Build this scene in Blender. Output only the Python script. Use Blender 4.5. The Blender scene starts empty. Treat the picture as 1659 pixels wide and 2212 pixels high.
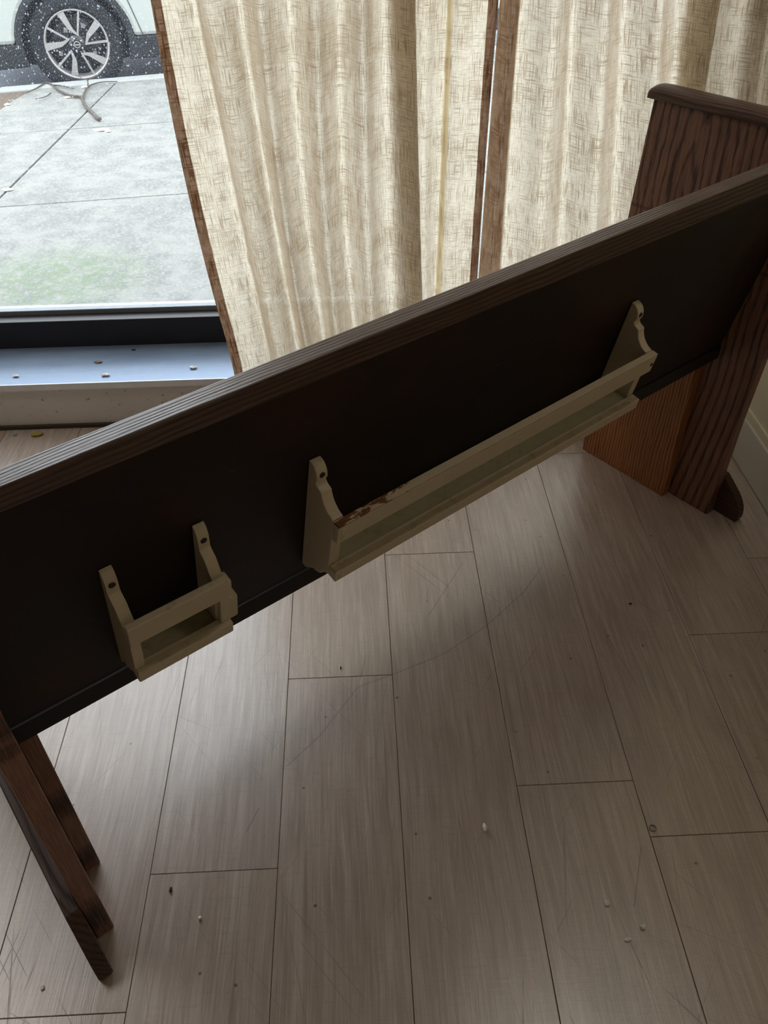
import bpy, bmesh, math, random
from mathutils import Vector, Matrix
random.seed(7)
PI = math.pi
SC = bpy.context.scene
COL = SC.collection

# ------------------------------------------------------------------ camera
F_PX, CX, CY, EYE = 1771.25, 829.5, 1106.0, 1.5
RT = Vector((0.99859, -0.04309, -0.01108)); UP = Vector((0.03652, 0.65225, 0.75712)); FW = Vector((0.02572, 0.75691, -0.65301))
FW.normalize(); RT = (RT - FW * RT.dot(FW)).normalized(); UP = RT.cross(FW)
UP.normalize()
EYEP = Vector((0, 0, EYE))
cam_d = bpy.data.cameras.new('camera'); cam = bpy.data.objects.new('camera', cam_d); COL.objects.link(cam)
cam_d.sensor_fit = 'HORIZONTAL'; cam_d.sensor_width = 36.0; cam_d.lens = 36.0 * F_PX / 1659.0
cam_d.clip_start = 0.05; cam_d.clip_end = 200
M3 = Matrix((RT, UP, -FW)).transposed()
cam.matrix_world = Matrix.Translation(EYEP) @ M3.to_4x4()
SC.camera = cam

# ------------------------------------------------------------------ sky, exposure
SKY = 7.4
w = bpy.data.worlds.new('overcast_sky'); SC.world = w; w.use_nodes = True
bg = w.node_tree.nodes['Background']; bg.inputs[0].default_value = (0.89, 0.945, 1.0, 1); bg.inputs[1].default_value = SKY
SC.view_settings.view_transform = 'Standard'; SC.view_settings.look = 'None'
SC.view_settings.gamma = 1; SC.view_settings.use_curve_mapping = False
SC.view_settings.exposure = 0.0
SC.cycles.max_bounces = 10; SC.cycles.diffuse_bounces = 6; SC.cycles.transparent_max_bounces = 12
SC.cycles.transmission_bounces = 8; SC.cycles.sample_clamp_indirect = 8
pd = bpy.data.lights.new('window_portal', 'AREA'); pd.shape = 'RECTANGLE'; pd.size = 3.0; pd.size_y = 2.5
pd.cycles.is_portal = True
po = bpy.data.objects.new('window_portal', pd); COL.objects.link(po)
po.location = (-0.52, 2.56, 1.5); po.rotation_euler = (-PI / 2, 0, 0)
def fill_light(x, y, power, sx=1.2, sy=0.6, col=(1.0, 0.93, 0.84)):  # unseen area light, added to brighten the interior
    d = bpy.data.lights.new('fill_light', 'AREA'); d.shape = 'RECTANGLE'; d.size = sx; d.size_y = sy; d.energy = power; d.color = col
    o = bpy.data.objects.new('fill_light', d); COL.objects.link(o); o.location = (x, y, 2.96); return o
fill_light(-2.2, 1.55, 13, 1.2, 1.0, (1.0, 0.97, 0.93)); fill_light(0.85, 1.15, 3, 0.4, 0.3)

# ------------------------------------------------------------------ helpers
def ray(px, py):
    return FW + RT * ((px - CX) / F_PX) - UP * ((py - CY) / F_PX)
def onz(px, py, z=0.0):
    d = ray(px, py); return EYEP + d * ((z - EYE) / d.z)
def ony(px, py, y):
    d = ray(px, py); return EYEP + d * (y / d.y)

def srgb(r, g, b):
    f = lambda c: (c / 255 / 12.92) if c / 255 <= 0.04045 else ((c / 255 + 0.055) / 1.055) ** 2.4
    return (f(r), f(g), f(b), 1)

def obj(name, verts, faces, m=None, parent=None, smooth=False, bevel=0, segs=2):
    me = bpy.data.meshes.new(name)
    me.from_pydata([tuple(v) for v in verts], [], faces)
    bm = bmesh.new(); bm.from_mesh(me)
    bmesh.ops.recalc_face_normals(bm, faces=bm.faces[:]); bm.to_mesh(me); bm.free()
    if smooth:
        for p in me.polygons: p.use_smooth = True
    o = bpy.data.objects.new(name, me); COL.objects.link(o)
    if m: me.materials.append(m)
    if parent: o.parent = parent
    if bevel:
        b = o.modifiers.new('bevel', 'BEVEL'); b.width = bevel; b.segments = segs; b.limit_method = 'ANGLE'; b.angle_limit = 0.6
    return o
def empty(name, loc=(0, 0, 0), rz=0):
    o = bpy.data.objects.new(name, None); COL.objects.link(o); o.location = loc; o.rotation_euler = (0, 0, rz)
    o.empty_display_size = 0.1
    return o
def tag(o, label=None, cat=None, group=None, kind=None):
    if label: o['label'] = label
    if cat: o['category'] = cat
    if group: o['group'] = group
    if kind: o['kind'] = kind
    return o
def box_vf(x0, x1, y0, y1, z0, z1):
    v = [(x0, y0, z0), (x1, y0, z0), (x1, y1, z0), (x0, y1, z0), (x0, y0, z1), (x1, y0, z1), (x1, y1, z1), (x0, y1, z1)]
    f = [(0, 3, 2, 1), (4, 5, 6, 7), (0, 1, 5, 4), (1, 2, 6, 5), (2, 3, 7, 6), (3, 0, 4, 7)]
    return v, f
def box(name, x0, x1, y0, y1, z0, z1, m, parent=None, bevel=0):
    v, f = box_vf(x0, x1, y0, y1, z0, z1); return obj(name, v, f, m, parent, bevel=bevel)
def loft(name, rings, m, parent=None, smooth=False, bevel=0, caps=True, closed=True):
    n = len(rings[0]); v = [p for r in rings for p in r]; f = []
    for i in range(len(rings) - 1):
        for j in range(n if closed else n - 1):
            k = (j + 1) % n
            f.append((i * n + j, i * n + k, (i + 1) * n + k, (i + 1) * n + j))
    if caps: f.append(tuple(range(n))); f.append(tuple(range((len(rings) - 1) * n, len(rings) * n)))
    return obj(name, v, f, m, parent, smooth, bevel)
def prism_x(name, pts, x0, x1, m, parent=None, bevel=0):      # polygon in (y,z) extruded along x
    return loft(name, [[(x0, a, b) for a, b in pts], [(x1, a, b) for a, b in pts]], m, parent, bevel=bevel)
def prism_y(name, pts, y0, y1, m, parent=None, bevel=0):      # polygon in (x,z) extruded along y
    return loft(name, [[(a, y0, b) for a, b in pts], [(a, y1, b) for a, b in pts]], m, parent, bevel=bevel)
def prism_z(name, pts, z0, z1, m, parent=None, bevel=0):
    return loft(name, [[(p[0], p[1], z0) for p in pts], [(p[0], p[1], z1) for p in pts]], m, parent, bevel=bevel)
def catmull(pts, k=6):
    out = []
    P = [pts[0]] + list(pts) + [pts[-1]]
    for i in range(1, len(P) - 2):
        for s in range(k):
            t = s / k; r = []
            for a, b, c, d in zip(P[i - 1], P[i], P[i + 1], P[i + 2]):
                r.append(0.5 * (2 * b + (c - a) * t + (2 * a - 5 * b + 4 * c - d) * t * t + (3 * b - a - 3 * c + d) * t ** 3))
            out.append(tuple(r))
    out.append(tuple(pts[-1])); return out
def tube(name, pts, radii, m, parent=None, n=6):
    rings = []
    for i, p in enumerate(pts):
        a = Vector(pts[max(0, i - 1)]); b = Vector(pts[min(len(pts) - 1, i + 1)]); t = (b - a).normalized()
        s = t.cross(Vector((0, 0, 1)));  s = s.normalized() if s.length > 1e-4 else Vector((1, 0, 0)); q = t.cross(s)
        rr = radii[i] if isinstance(radii, (list, tuple)) else radii
        rings.append([Vector(p) + s * rr * math.cos(2 * PI * j / n) + q * rr * math.sin(2 * PI * j / n) for j in range(n)])
    return loft(name, rings, m, parent, smooth=True)
def join_vf(items):
    V, F = [], []
    for v, f in items:
        o = len(V); V += list(v); F += [tuple(i + o for i in g) for g in f]
    return V, F

# ------------------------------------------------------------------ material helper
class NT:
    def __init__(s, name):
        s.m = bpy.data.materials.new(name); s.m.use_nodes = True; s.t = s.m.node_tree; s.t.nodes.clear()
        s.out = s.t.nodes.new('ShaderNodeOutputMaterial')
    def n(s, typ, **kw):
        x = s.t.nodes.new(typ)
        for k, v in kw.items(): setattr(x, k, v)
        return x
    def put(s, sock, val):
        if val is None: return
        if isinstance(val, bpy.types.NodeSocket): s.t.links.new(val, sock)
        else: sock.default_value = val
    def math(s, op, a, b=None, c=None, clamp=False):
        x = s.n('ShaderNodeMath', operation=op, use_clamp=clamp)
        for i, q in enumerate((a, b, c)): s.put(x.inputs[i], q)
        return x.outputs[0]
    def objc(s): return s.n('ShaderNodeTexCoord').outputs['Object']
    def pos(s): return s.n('ShaderNodeNewGeometry').outputs['Position']
    def uv(s): return s.n('ShaderNodeTexCoord').outputs['UV']
    def map(s, vec, scale=(1, 1, 1), rot=(0, 0, 0), loc=(0, 0, 0)):
        x = s.n('ShaderNodeMapping'); s.put(x.inputs['Vector'], vec)
        x.inputs['Scale'].default_value = scale; x.inputs['Rotation'].default_value = rot; x.inputs['Location'].default_value = loc
        return x.outputs[0]
    def noise(s, vec, scale=5, detail=3, rough=0.5, dist=0, col=False):
        x = s.n('ShaderNodeTexNoise'); s.put(x.inputs['Vector'], vec); x.inputs['Scale'].default_value = scale
        x.inputs['Detail'].default_value = detail; x.inputs['Roughness'].default_value = rough; x.inputs['Distortion'].default_value = dist
        return x.outputs['Color' if col else 0]
    def voro(s, vec, scale=5, feature='F1', rnd=1.0):
        x = s.n('ShaderNodeTexVoronoi', feature=feature); s.put(x.inputs['Vector'], vec); x.inputs['Scale'].default_value = scale
        x.inputs['Randomness'].default_value = rnd
        return x
    def ramp(s, fac, stops, interp='LINEAR'):
        x = s.n('ShaderNodeValToRGB'); x.color_ramp.interpolation = interp; s.put(x.inputs[0], fac); e = x.color_ramp.elements
        for i, (p, c) in enumerate(stops):
            if i > 1: e.new(p)
        for i, (p, c) in enumerate(stops):
            e[i].position = p; e[i].color = (c, c, c, 1) if isinstance(c, (int, float)) else tuple(c)[:3] + (1,)
        return x.outputs[0]
    def smooth(s, v, a, b):
        x = s.n('ShaderNodeMapRange', interpolation_type='SMOOTHSTEP'); s.put(x.inputs[0], v)
        x.inputs[1].default_value = a; x.inputs[2].default_value = b
        return x.outputs[0]
    def mix(s, fac, a, b, mode='MIX'):
        x = s.n('ShaderNodeMix', data_type='RGBA', blend_type=mode)
        s.put(x.inputs[0], fac); s.put(x.inputs[6], a); s.put(x.inputs[7], b); return x.outputs[2]
    def sep(s, vec):
        x = s.n('ShaderNodeSeparateXYZ'); s.put(x.inputs[0], vec); return x.outputs
    def comb(s, x_, y_, z_):
        x = s.n('ShaderNodeCombineXYZ')
        for i, q in enumerate((x_, y_, z_)): s.put(x.inputs[i], q)
        return x.outputs[0]
    def bump(s, h, strength=0.3, dist=0.002, normal=None):
        x = s.n('ShaderNodeBump'); s.put(x.inputs['Height'], h); x.inputs['Strength'].default_value = strength; x.inputs['Distance'].default_value = dist
        return x.outputs[0]
    def bsdf(s, color=None, rough=0.5, spec=0.5, metal=0, normal=None, coat=0):
        x = s.n('ShaderNodeBsdfPrincipled'); s.put(x.inputs['Base Color'], color); s.put(x.inputs['Roughness'], rough)
        s.put(x.inputs['Specular IOR Level'], spec); x.inputs['Metallic'].default_value = metal
        if normal is not None: s.put(x.inputs['Normal'], normal)
        x.inputs['Coat Weight'].default_value = coat
        return x.outputs[0]
    def mixs(s, fac, a, b):
        x = s.n('ShaderNodeMixShader'); s.put(x.inputs[0], fac); s.put(x.inputs[1], a); s.put(x.inputs[2], b); return x.outputs[0]
    def done(s, sh): s.t.links.new(sh, s.out.inputs['Surface']); return s.m

def plain(name, color, rough=0.6, spec=0.4, metal=0, var=0.12, scale=30, bump=0.1, coat=0):
    t = NT(name); c = t.objc(); n = t.noise(c, scale, 4)
    a = tuple(x * (1 - var) for x in color[:3]) + (1,); b = tuple(min(1, x * (1 + var)) for x in color[:3]) + (1,)
    return t.done(t.bsdf(t.mix(n, a, b), rough, spec, metal, t.bump(n, bump), coat))

# ---- stained oak; a = across axis index, l = along axis index of object space
def oak(name, light, dark, along, across, third, freq=230, rough=0.4, figure=None, spec=0.5, bump=0.35, stain=False):
    t = NT(name); c = t.objc(); s = t.sep(c)
    A, Lg, T = s[across], s[along], s[third]
    wob = t.noise(t.comb(t.math('MULTIPLY', A, 9), t.math('MULTIPLY', Lg, 2.2), t.math('MULTIPLY', T, 9)), 1, 3)
    if figure:
        ca, cl, ka, kl = figure
        da = t.math('DIVIDE', t.math('SUBTRACT', A, ca), ka); dl = t.math('DIVIDE', t.math('SUBTRACT', Lg, cl), kl)
        r = t.math('SQRT', t.math('ADD', t.math('MULTIPLY', da, da), t.math('MULTIPLY', dl, dl)))
        jag = t.noise(t.comb(t.math('MULTIPLY', A, 42), t.math('MULTIPLY', Lg, 7), T), 1, 4, 0.65)
        lowk = t.math('MULTIPLY_ADD', t.smooth(Lg, 0.35, 0.6), 8.0, 2.5)
        ph = t.math('ADD', t.math('MULTIPLY', r, 15), t.math('MULTIPLY', jag, lowk))
    else:
        ph = t.math('ADD', t.math('MULTIPLY', t.math('ADD', A, t.math('MULTIPLY', T, 0.8)), freq * 2.6), t.math('MULTIPLY', wob, 26))
    band = t.math('MULTIPLY_ADD', t.math('SINE', ph), 0.5, 0.5)
    band = t.ramp(band, [(0.0, 1.0), (0.16, 0.6), (0.5, 0.0)] if figure else [(0.0, 1.0), (0.38, 0.35), (0.8, 0.0)])
    fine = t.noise(t.comb(t.math('MULTIPLY', A, 420), t.math('MULTIPLY', Lg, 14), t.math('MULTIPLY', T, 420)), 1, 3, 0.6)
    fine = t.ramp(fine, [(0.42, 1.0), (0.62, 0.0)])
    g = t.math('ADD', t.math('MULTIPLY', band, 0.62), t.math('MULTIPLY', fine, 0.38), clamp=True)
    big = t.noise(t.comb(t.math('MULTIPLY', A, 5), Lg, T), 2, 2)
    col = t.mix(g, light, dark)
    col = t.mix(t.math('MULTIPLY', big, 0.45), col, dark)
    if stain:      # two faint rubbed lines across the inside of the end panel
        for z0 in (0.747, 0.70):
            ln = t.math('ABSOLUTE', t.math('SUBTRACT', t.math('ADD', Lg, t.math('MULTIPLY', wob, 0.02)), z0))
            col = t.mix(t.math('MULTIPLY', t.math('SUBTRACT', 1.0, t.smooth(ln, 0.002, 0.007)), 0.5), col, dark)
    ro = t.math('MULTIPLY_ADD', g, 0.25, rough)
    return t.done(t.bsdf(col, ro, spec, 0, t.bump(t.math('MULTIPLY', g, -1), bump, 0.0012)))

OL = srgb(122, 76, 50); OD = srgb(44, 26, 18)
oak_end = oak('oak_end_panel', srgb(162, 116, 94), srgb(54, 35, 28), 2, 1, 0, figure=(1.085, 0.80, 0.05, 0.26), rough=0.42, stain=True)
oak_inner = oak('oak_inner_board', srgb(198, 132, 78), srgb(104, 60, 32), 2, 1, 0, freq=260, rough=0.45)
oak_foot = oak('oak_foot', srgb(92, 60, 44), OD, 1, 2, 0, freq=200)
oak_cap = oak('oak_cap', srgb(108, 72, 56), srgb(48, 31, 25), 1, 0, 2, freq=260, rough=0.33)
oak_rail = oak('oak_top_rail', srgb(112, 78, 60), srgb(36, 24, 20), 0, 1, 2, freq=420, rough=0.3, spec=0.6, bump=0.3)
oak_seat = oak('oak_seat', OL, OD, 0, 1, 2, freq=160)

def mk_ply():
    t = NT('dark_plywood_back'); c = t.objc(); s = t.sep(c)
    f = t.noise(t.map(c, (3, 60, 60)), 4, 5, 0.6); b = t.noise(c, 3, 3); sp = t.noise(c, 260, 2)
    col = t.mix(f, srgb(25, 16, 14), srgb(36, 24, 19))
    col = t.mix(t.math('MULTIPLY', t.smooth(b, 0.5, 0.7), 0.5), col, srgb(66, 34, 22))
    sc = t.smooth(t.noise(t.map(c, (6, 90, 90), (0.3, 0.5, 0.2)), 3, 2), 0.73, 0.78)
    col = t.mix(t.math('MULTIPLY', sc, 0.35), col, srgb(110, 96, 84))
    return t.done(t.bsdf(col, t.math('MULTIPLY_ADD', b, 0.2, 0.42), 0.3, 0, t.bump(t.math('ADD', f, t.math('MULTIPLY', sp, 0.3)), 0.12)))
ply = mk_ply()

def mk_rack(name='rack_cream_paint', a=srgb(200, 184, 156), b=srgb(214, 200, 174)):
    t = NT(name); c = t.objc(); s = t.sep(c)
    n = t.noise(c, 45, 5, 0.65); g = t.noise(c, 14, 4)
    col = t.mix(g, a, b)
    spots = t.smooth(t.noise(c, 160, 3, 0.7), 0.66, 0.75)
    nz = t.sep(t.n('ShaderNodeNewGeometry').outputs['Normal'])[2]
    dirt = t.math('MULTIPLY', t.smooth(n, 0.50, 0.72), t.smooth(nz, 0.35, 0.8))     # dust lying on upward faces
    col = t.mix(t.math('MULTIPLY', dirt, 0.38), col, srgb(112, 88, 52))
    col = t.mix(t.math('MULTIPLY', spots, 0.5), col, srgb(84, 62, 40))
    return t.done(t.bsdf(col, 0.5, 0.4, 0, t.bump(n, 0.15)))
rack_m = mk_rack(); shelf_m = mk_rack('rack_shaded_shelf', srgb(150, 142, 112), srgb(166, 156, 124))  # shelf copy is darker: shade behind the rails put into its colour
def mk_chip():      # worn edge: paint chipped off down to brown wood near its left end
    t = NT('rack_chipped_paint'); c = t.objc(); s = t.sep(c)
    n = t.noise(t.map(c, (0.35, 1, 1)), 110, 5, 0.7)
    lim = t.math('MULTIPLY_ADD', t.smooth(s[0], 0.52, 0.80), 0.24, 0.47)
    e1 = t.math('GREATER_THAN', n, lim)
    col = t.mix(t.noise(c, 18, 4), srgb(194, 178, 150), srgb(208, 192, 168))
    col = t.mix(e1, col, t.mix(t.noise(c, 300, 2), srgb(88, 52, 26), srgb(140, 92, 50)))
    return t.done(t.bsdf(col, 0.6, 0.3, 0, t.bump(t.math('MULTIPLY', e1, -1), 0.6, 0.001)))
chip_m = mk_chip()
steel = plain('dark_screw_steel', srgb(70, 66, 60), 0.45, 0.5, 0.8)

# ---- vinyl plank floor
def mk_floor():
    t = NT('vinyl_plank'); c = t.pos(); oi = t.n('ShaderNodeObjectInfo').outputs['Random']; s = t.sep(c)
    off = t.math('MULTIPLY', oi, 37.0)
    cc = t.comb(t.math('ADD', s[0], off), t.math('ADD', s[1], off), 0.0)
    wv = t.noise(t.map(cc, (7, 1.5, 1)), 1, 3)
    gx = t.math('ADD', t.sep(cc)[0], t.math('MULTIPLY', wv, 0.035))
    gv = t.comb(gx, t.sep(cc)[1], 0.0)
    g1 = t.noise(t.map(gv, (260, 7, 1)), 1, 4, 0.6)
    g2 = t.noise(t.map(gv, (70, 3.5, 1)), 1, 4, 0.6)
    g3 = t.noise(t.map(cc, (9, 4, 1)), 1, 4, 0.6)
    cr = t.noise(t.map(cc, (18, 150, 1)), 1, 4, 0.65)              # saw marks across the boards
    base = t.ramp(g2, [(0.3, srgb(168, 150, 137)), (0.5, srgb(188, 170, 157)), (0.7, srgb(205, 190, 178))])
    base = t.mix(t.math('MULTIPLY', t.smooth(g1, 0.5, 0.68), 0.40), base, srgb(224, 212, 202))
    base = t.mix(t.math('MULTIPLY', t.smooth(g1, 0.50, 0.36), 0.30), base, srgb(134, 118, 106))
    base = t.mix(t.math('MULTIPLY', t.smooth(g3, 0.5, 0.7), 0.30), base, srgb(148, 128, 118))
    base = t.mix(t.math('MULTIPLY', t.smooth(cr, 0.52, 0.7), 0.24), base, srgb(140, 126, 114))
    base = t.mix(t.math('MULTIPLY', oi, 0.18), base, srgb(172, 150, 134))
    # scuffs and scratches
    sc = None
    for ang, sx, sy, th in ((0.9, 1.1, 95, 0.70), (1.35, 0.9, 110, 0.71), (2.2, 1.3, 90, 0.715), (0.45, 1.0, 120, 0.72), (1.75, 1.5, 70, 0.70)):
        nn = t.noise(t.map(t.map(c, (1, 1, 1), (0, 0, ang)), (sx * 2.0, sy * 1.7, 1), (0, 0, 0), (ang * 13, ang * 7, 0)), 1, 2, 0.45)
        k = t.smooth(nn, th - 0.025, th + 0.03)
        sc = k if sc is None else t.math('MAXIMUM', sc, k)
    def seg(p, q, wd=0.0011):
        (ax, ay), (bx, by) = p, q; L = math.hypot(bx - ax, by - ay); ux, uy = (bx - ax) / L, (by - ay) / L
        dx = t.math('SUBTRACT', s[0], ax); dy = t.math('SUBTRACT', s[1], ay)
        al = t.math('ADD', t.math('MULTIPLY', dx, ux), t.math('MULTIPLY', dy, uy))
        pe = t.math('ABSOLUTE', t.math('SUBTRACT', t.math('MULTIPLY', dx, uy), t.math('MULTIPLY', dy, ux)))
        ins = t.math('MULTIPLY', t.math('GREATER_THAN', al, 0), t.math('LESS_THAN', al, L))
        return t.math('MULTIPLY', ins, t.math('LESS_THAN', pe, wd))
    def chain(px):
        pts = [onz(a, b)[:2] for a, b in px]
        return [seg(pts[i], pts[i + 1]) for i in range(len(pts) - 1)]
    ss = chain([(773, 1484), (845, 1458), (960, 1412), (1050, 1352), (1130, 1280), (1170, 1225)]) + chain([(773, 1484), (690, 1590), (620, 1655)]) \
        + chain([(1000, 1215), (925, 1330)]) + chain([(560, 1745), (530, 1800)]) + chain([(1385, 1830), (1370, 1960)])
    m_ = None
    for q in ss: m_ = q if m_ is None else t.math('MAXIMUM', m_, q)
    base = t.mix(t.math('MULTIPLY', sc, 0.34), base, srgb(84, 76, 70))
    base = t.mix(t.math('MULTIPLY', m_, 0.5), base, srgb(70, 62, 58))
    specks = t.smooth(t.voro(c, 14).outputs['Distance'], 0.055, 0.03)
    base = t.mix(t.math('MULTIPLY', specks, 0.8), base, srgb(64, 50, 40))
    h = t.math('ADD', t.math('MULTIPLY', g1, 0.8), t.math('ADD', t.math('MULTIPLY', g2, 0.6), t.math('MULTIPLY', cr, 0.5)))
    h = t.math('SUBTRACT', h, t.math('MULTIPLY', t.math('MAXIMUM', sc, m_), 0.25))
    ro = t.math('MULTIPLY_ADD', g3, 0.12, t.math('MULTIPLY_ADD', sc, 0.15, 0.24))
    sh = t.bsdf(base, ro, 1.0, 0, t.bump(h, 0.16, 0.0012)); sh.node.inputs['IOR'].default_value = 1.8
    return t.done(sh)
floor_m = mk_floor()
joint_m = plain('floor_joint', srgb(132, 120, 110), 0.9)

# ---- linen curtain
def mk_linen(name, a, b, thread, tint=1.0):
    t = NT(name); uv = t.uv(); s = t.sep(uv)
    wob = t.math('MULTIPLY', t.noise(t.map(uv, (6, 6, 1)), 1, 2), 0.03)
    u_ = t.math('ADD', s[0], wob); v_ = t.math('ADD', s[1], wob)
    warp = t.noise(t.comb(t.math('MULTIPLY', s[0], 520), t.math('MULTIPLY', s[1], 17), 0.0), 1, 2, 0.5)
    weft = t.noise(t.comb(t.math('MULTIPLY', s[0], 22), t.math('MULTIPLY', s[1], 480), 5.0), 1, 2, 0.5)
    dens = t.noise(t.map(uv, (14, 9, 1)), 1, 3)
    lift = t.math('MULTIPLY', t.math('SUBTRACT', dens, 0.5), 0.28)
    T = t.math('MAXIMUM', t.smooth(t.math('ADD', warp, lift), 0.52, 0.62), t.smooth(t.math('ADD', weft, lift), 0.545, 0.64))
    fine = t.math('MULTIPLY', t.noise(t.map(uv, (900, 60, 1)), 1, 1), t.noise(t.map(uv, (60, 900, 1)), 1, 1))
    base = t.mix(t.noise(t.map(uv, (30, 8, 1)), 1, 3), a, b)
    col = t.mix(t.math('MULTIPLY', T, 0.62), base, thread)
    col = t.mix(t.smooth(fine, 0.2, 0.3), t.mix(0.25, col, thread), col)
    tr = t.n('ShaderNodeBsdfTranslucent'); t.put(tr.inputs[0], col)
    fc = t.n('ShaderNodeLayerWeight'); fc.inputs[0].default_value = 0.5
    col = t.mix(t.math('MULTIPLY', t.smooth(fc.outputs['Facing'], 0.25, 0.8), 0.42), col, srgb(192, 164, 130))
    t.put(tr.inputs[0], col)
    df = t.n('ShaderNodeBsdfDiffuse'); t.put(df.inputs[0], col)
    tp = t.n('ShaderNodeBsdfTransparent'); tp.inputs[0].default_value = (1, 1, 1, 1)
    body = t.mixs(0.30, tr.outputs[0], df.outputs[0])
    openf = t.math('MULTIPLY', t.math('SUBTRACT', 1.0, T), 0.09)
    return t.done(t.mixs(openf, body, tp.outputs[0]))
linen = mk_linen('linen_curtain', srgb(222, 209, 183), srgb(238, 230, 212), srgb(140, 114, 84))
linen_hem = mk_linen('linen_hem', srgb(132, 98, 74), srgb(144, 108, 82), srgb(96, 66, 46))
linen_hem2 = mk_linen('linen_rolled_hem', srgb(190, 164, 146), srgb(204, 178, 160), srgb(140, 104, 80))
def mk_band():
    t = NT('pale_strip_cloth'); tr = t.n('ShaderNodeBsdfTranslucent'); t.put(tr.inputs[0], t.mix(t.noise(t.uv(), 60, 3), srgb(255, 250, 225), srgb(255, 240, 205)))
    return t.done(tr.outputs[0])
linen_band = mk_band()

# ================================================================== SETTING
XL, XR, YB, YF, ZC = -3.1, 1.13, -3.2, 2.215, 3.0
wall_m = plain('cream_wall_paint', srgb(232, 224, 200), 0.8, 0.2, 0, 0.03, 8, 0.05)
def mk_riser():
    t = NT('scuffed_grey_riser'); c = t.pos(); n = t.noise(c, 6, 5); sp = t.voro(c, 22).outputs['Distance']
    col = t.mix(n, srgb(216, 212, 206), srgb(232, 229, 222))
    col = t.mix(t.math('MULTIPLY', t.smooth(t.noise(c, 55, 4), 0.62, 0.74), 0.5), col, srgb(104, 94, 84))
    col = t.mix(t.math('MULTIPLY', t.smooth(sp, 0.12, 0.05), 0.6), col, srgb(96, 84, 74))
    return t.done(t.bsdf(col, 0.55, 0.35, 0, t.bump(n, 0.1)))
riser_m = mk_riser()
def mk_ledge():
    t = NT('brushed_metal_ledge'); c = t.pos(); n = t.noise(t.map(c, (3, 14, 1)), 2, 5, 0.6); n2 = t.noise(c, 30, 4)
    col = t.mix(n, srgb(130, 148, 172), srgb(166, 182, 204))
    col = t.mix(t.math('MULTIPLY', t.smooth(n2, 0.55, 0.8), 0.12), col, srgb(205, 212, 218))
    return t.done(t.bsdf(col, t.math('MULTIPLY_ADD', n, 0.2, 0.38), 0.5, 0.55, t.bump(n2, 0.12)))
ledge_m = mk_ledge()
frame_m = plain('dark_bronze_frame', srgb(38, 36, 38), 0.4, 0.5, 0.2, 0.3, 20, 0.1)
bead_m = plain('grey_glazing_bead', srgb(150, 158, 166), 0.5, 0.4, 0.3)
base_m = plain('pale_grey_rubber_base', srgb(226, 222, 208), 0.5, 0.4, 0, 0.06, 6, 0.05)
basecap_m = plain('pale_base_cap', srgb(236, 230, 206), 0.5, 0.4, 0, 0.04, 6, 0.05)
dark_room_m = plain('room_wall_pale', srgb(160, 148, 130), 0.9, 0.2, 0, 0.04, 3, 0.03)

# floor: every plank a board of its own
fl = box('floor', XL, XR, YB, YF + 0.05, -0.04, -0.0045, joint_m); tag(fl, kind='structure')
PWID = 0.2365; X0 = 0.0535
joints = {-1: 1.171, 0: 1.565, -2: 0.733, 2: 0.760, -3: 0.503, 3: 1.252, 1: 0.95, 4: 1.501}
plank_len = 1.22
kmin = math.floor((XL - X0) / PWID); kmax = math.ceil((XR - X0) / PWID)
for k in range(kmin, kmax + 1):
    x0 = max(XL, X0 + k * PWID); x1 = min(XR, X0 + (k + 1) * PWID)
    if x1 - x0 < 0.01: continue
    j0 = joints.get(k, random.uniform(0.3, 1.5))
    if k == 3: js = [1.252 + plank_len * i for i in range(-4, 3)]
    elif k == 1: js = [2.10 + plank_len * i for i in range(-5, 2)]
    elif k == 2: js = [0.76 + plank_len * i for i in range(-4, 3)]
    else: js = [j0 + plank_len * i for i in range(-5, 4)]
    ys = sorted([YB, YF] + [j for j in js if YB + 0.05 < j < YF - 0.02])
    for a, b in zip(ys[:-1], ys[1:]):
        if b < 0.2 and random.random() < 0: continue
        g = 0.0005
        z = random.uniform(-0.0004, 0.0)
        X_, Y_, b_ = (x0 + g, x1 - g), (a + g, b - g), 0.0007
        v = [(X_[0], Y_[0], -0.005), (X_[1], Y_[0], -0.005), (X_[1], Y_[1], -0.005), (X_[0], Y_[1], -0.005),
             (X_[0], Y_[0], z - 0.0010), (X_[1], Y_[0], z - 0.0010), (X_[1], Y_[1], z - 0.0010), (X_[0], Y_[1], z - 0.0010),
             (X_[0] + b_, Y_[0] + b_, z), (X_[1] - b_, Y_[0] + b_, z), (X_[1] - b_, Y_[1] - b_, z), (X_[0] + b_, Y_[1] - b_, z)]
        f = [(0, 3, 2, 1), (8, 9, 10, 11)]
        for i in range(4):
            j = (i + 1) % 4; f += [(i, j, 4 + j, 4 + i), (4 + i, 4 + j, 8 + j, 8 + i)]
        obj('plank', v, f, floor_m, fl)

tag(box('ceiling', XL, XR, YB, 2.5, ZC, ZC + 0.1, dark_room_m), kind='structure')
tag(box('wall_back', XL, XR, YB - 0.1, YB, 0, ZC, dark_room_m), kind='structure')
tag(box('wall_left', XL - 0.1, XL, YB, 2.5, -0.1, ZC, dark_room_m), kind='structure')
tag(box('wall_right', XR, XR + 0.12, YB, 2.62, -0.1, ZC, wall_m), kind='structure')
tag(box('baseboard_right', XR - 0.012, XR, YB, YF, 0.002, 0.139, base_m, bevel=0.003), kind='structure')
tag(box('trim_1', XR - 0.007, XR, YB, YF, 0.139, 0.168, basecap_m, bevel=0.003), kind='structure')
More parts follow.
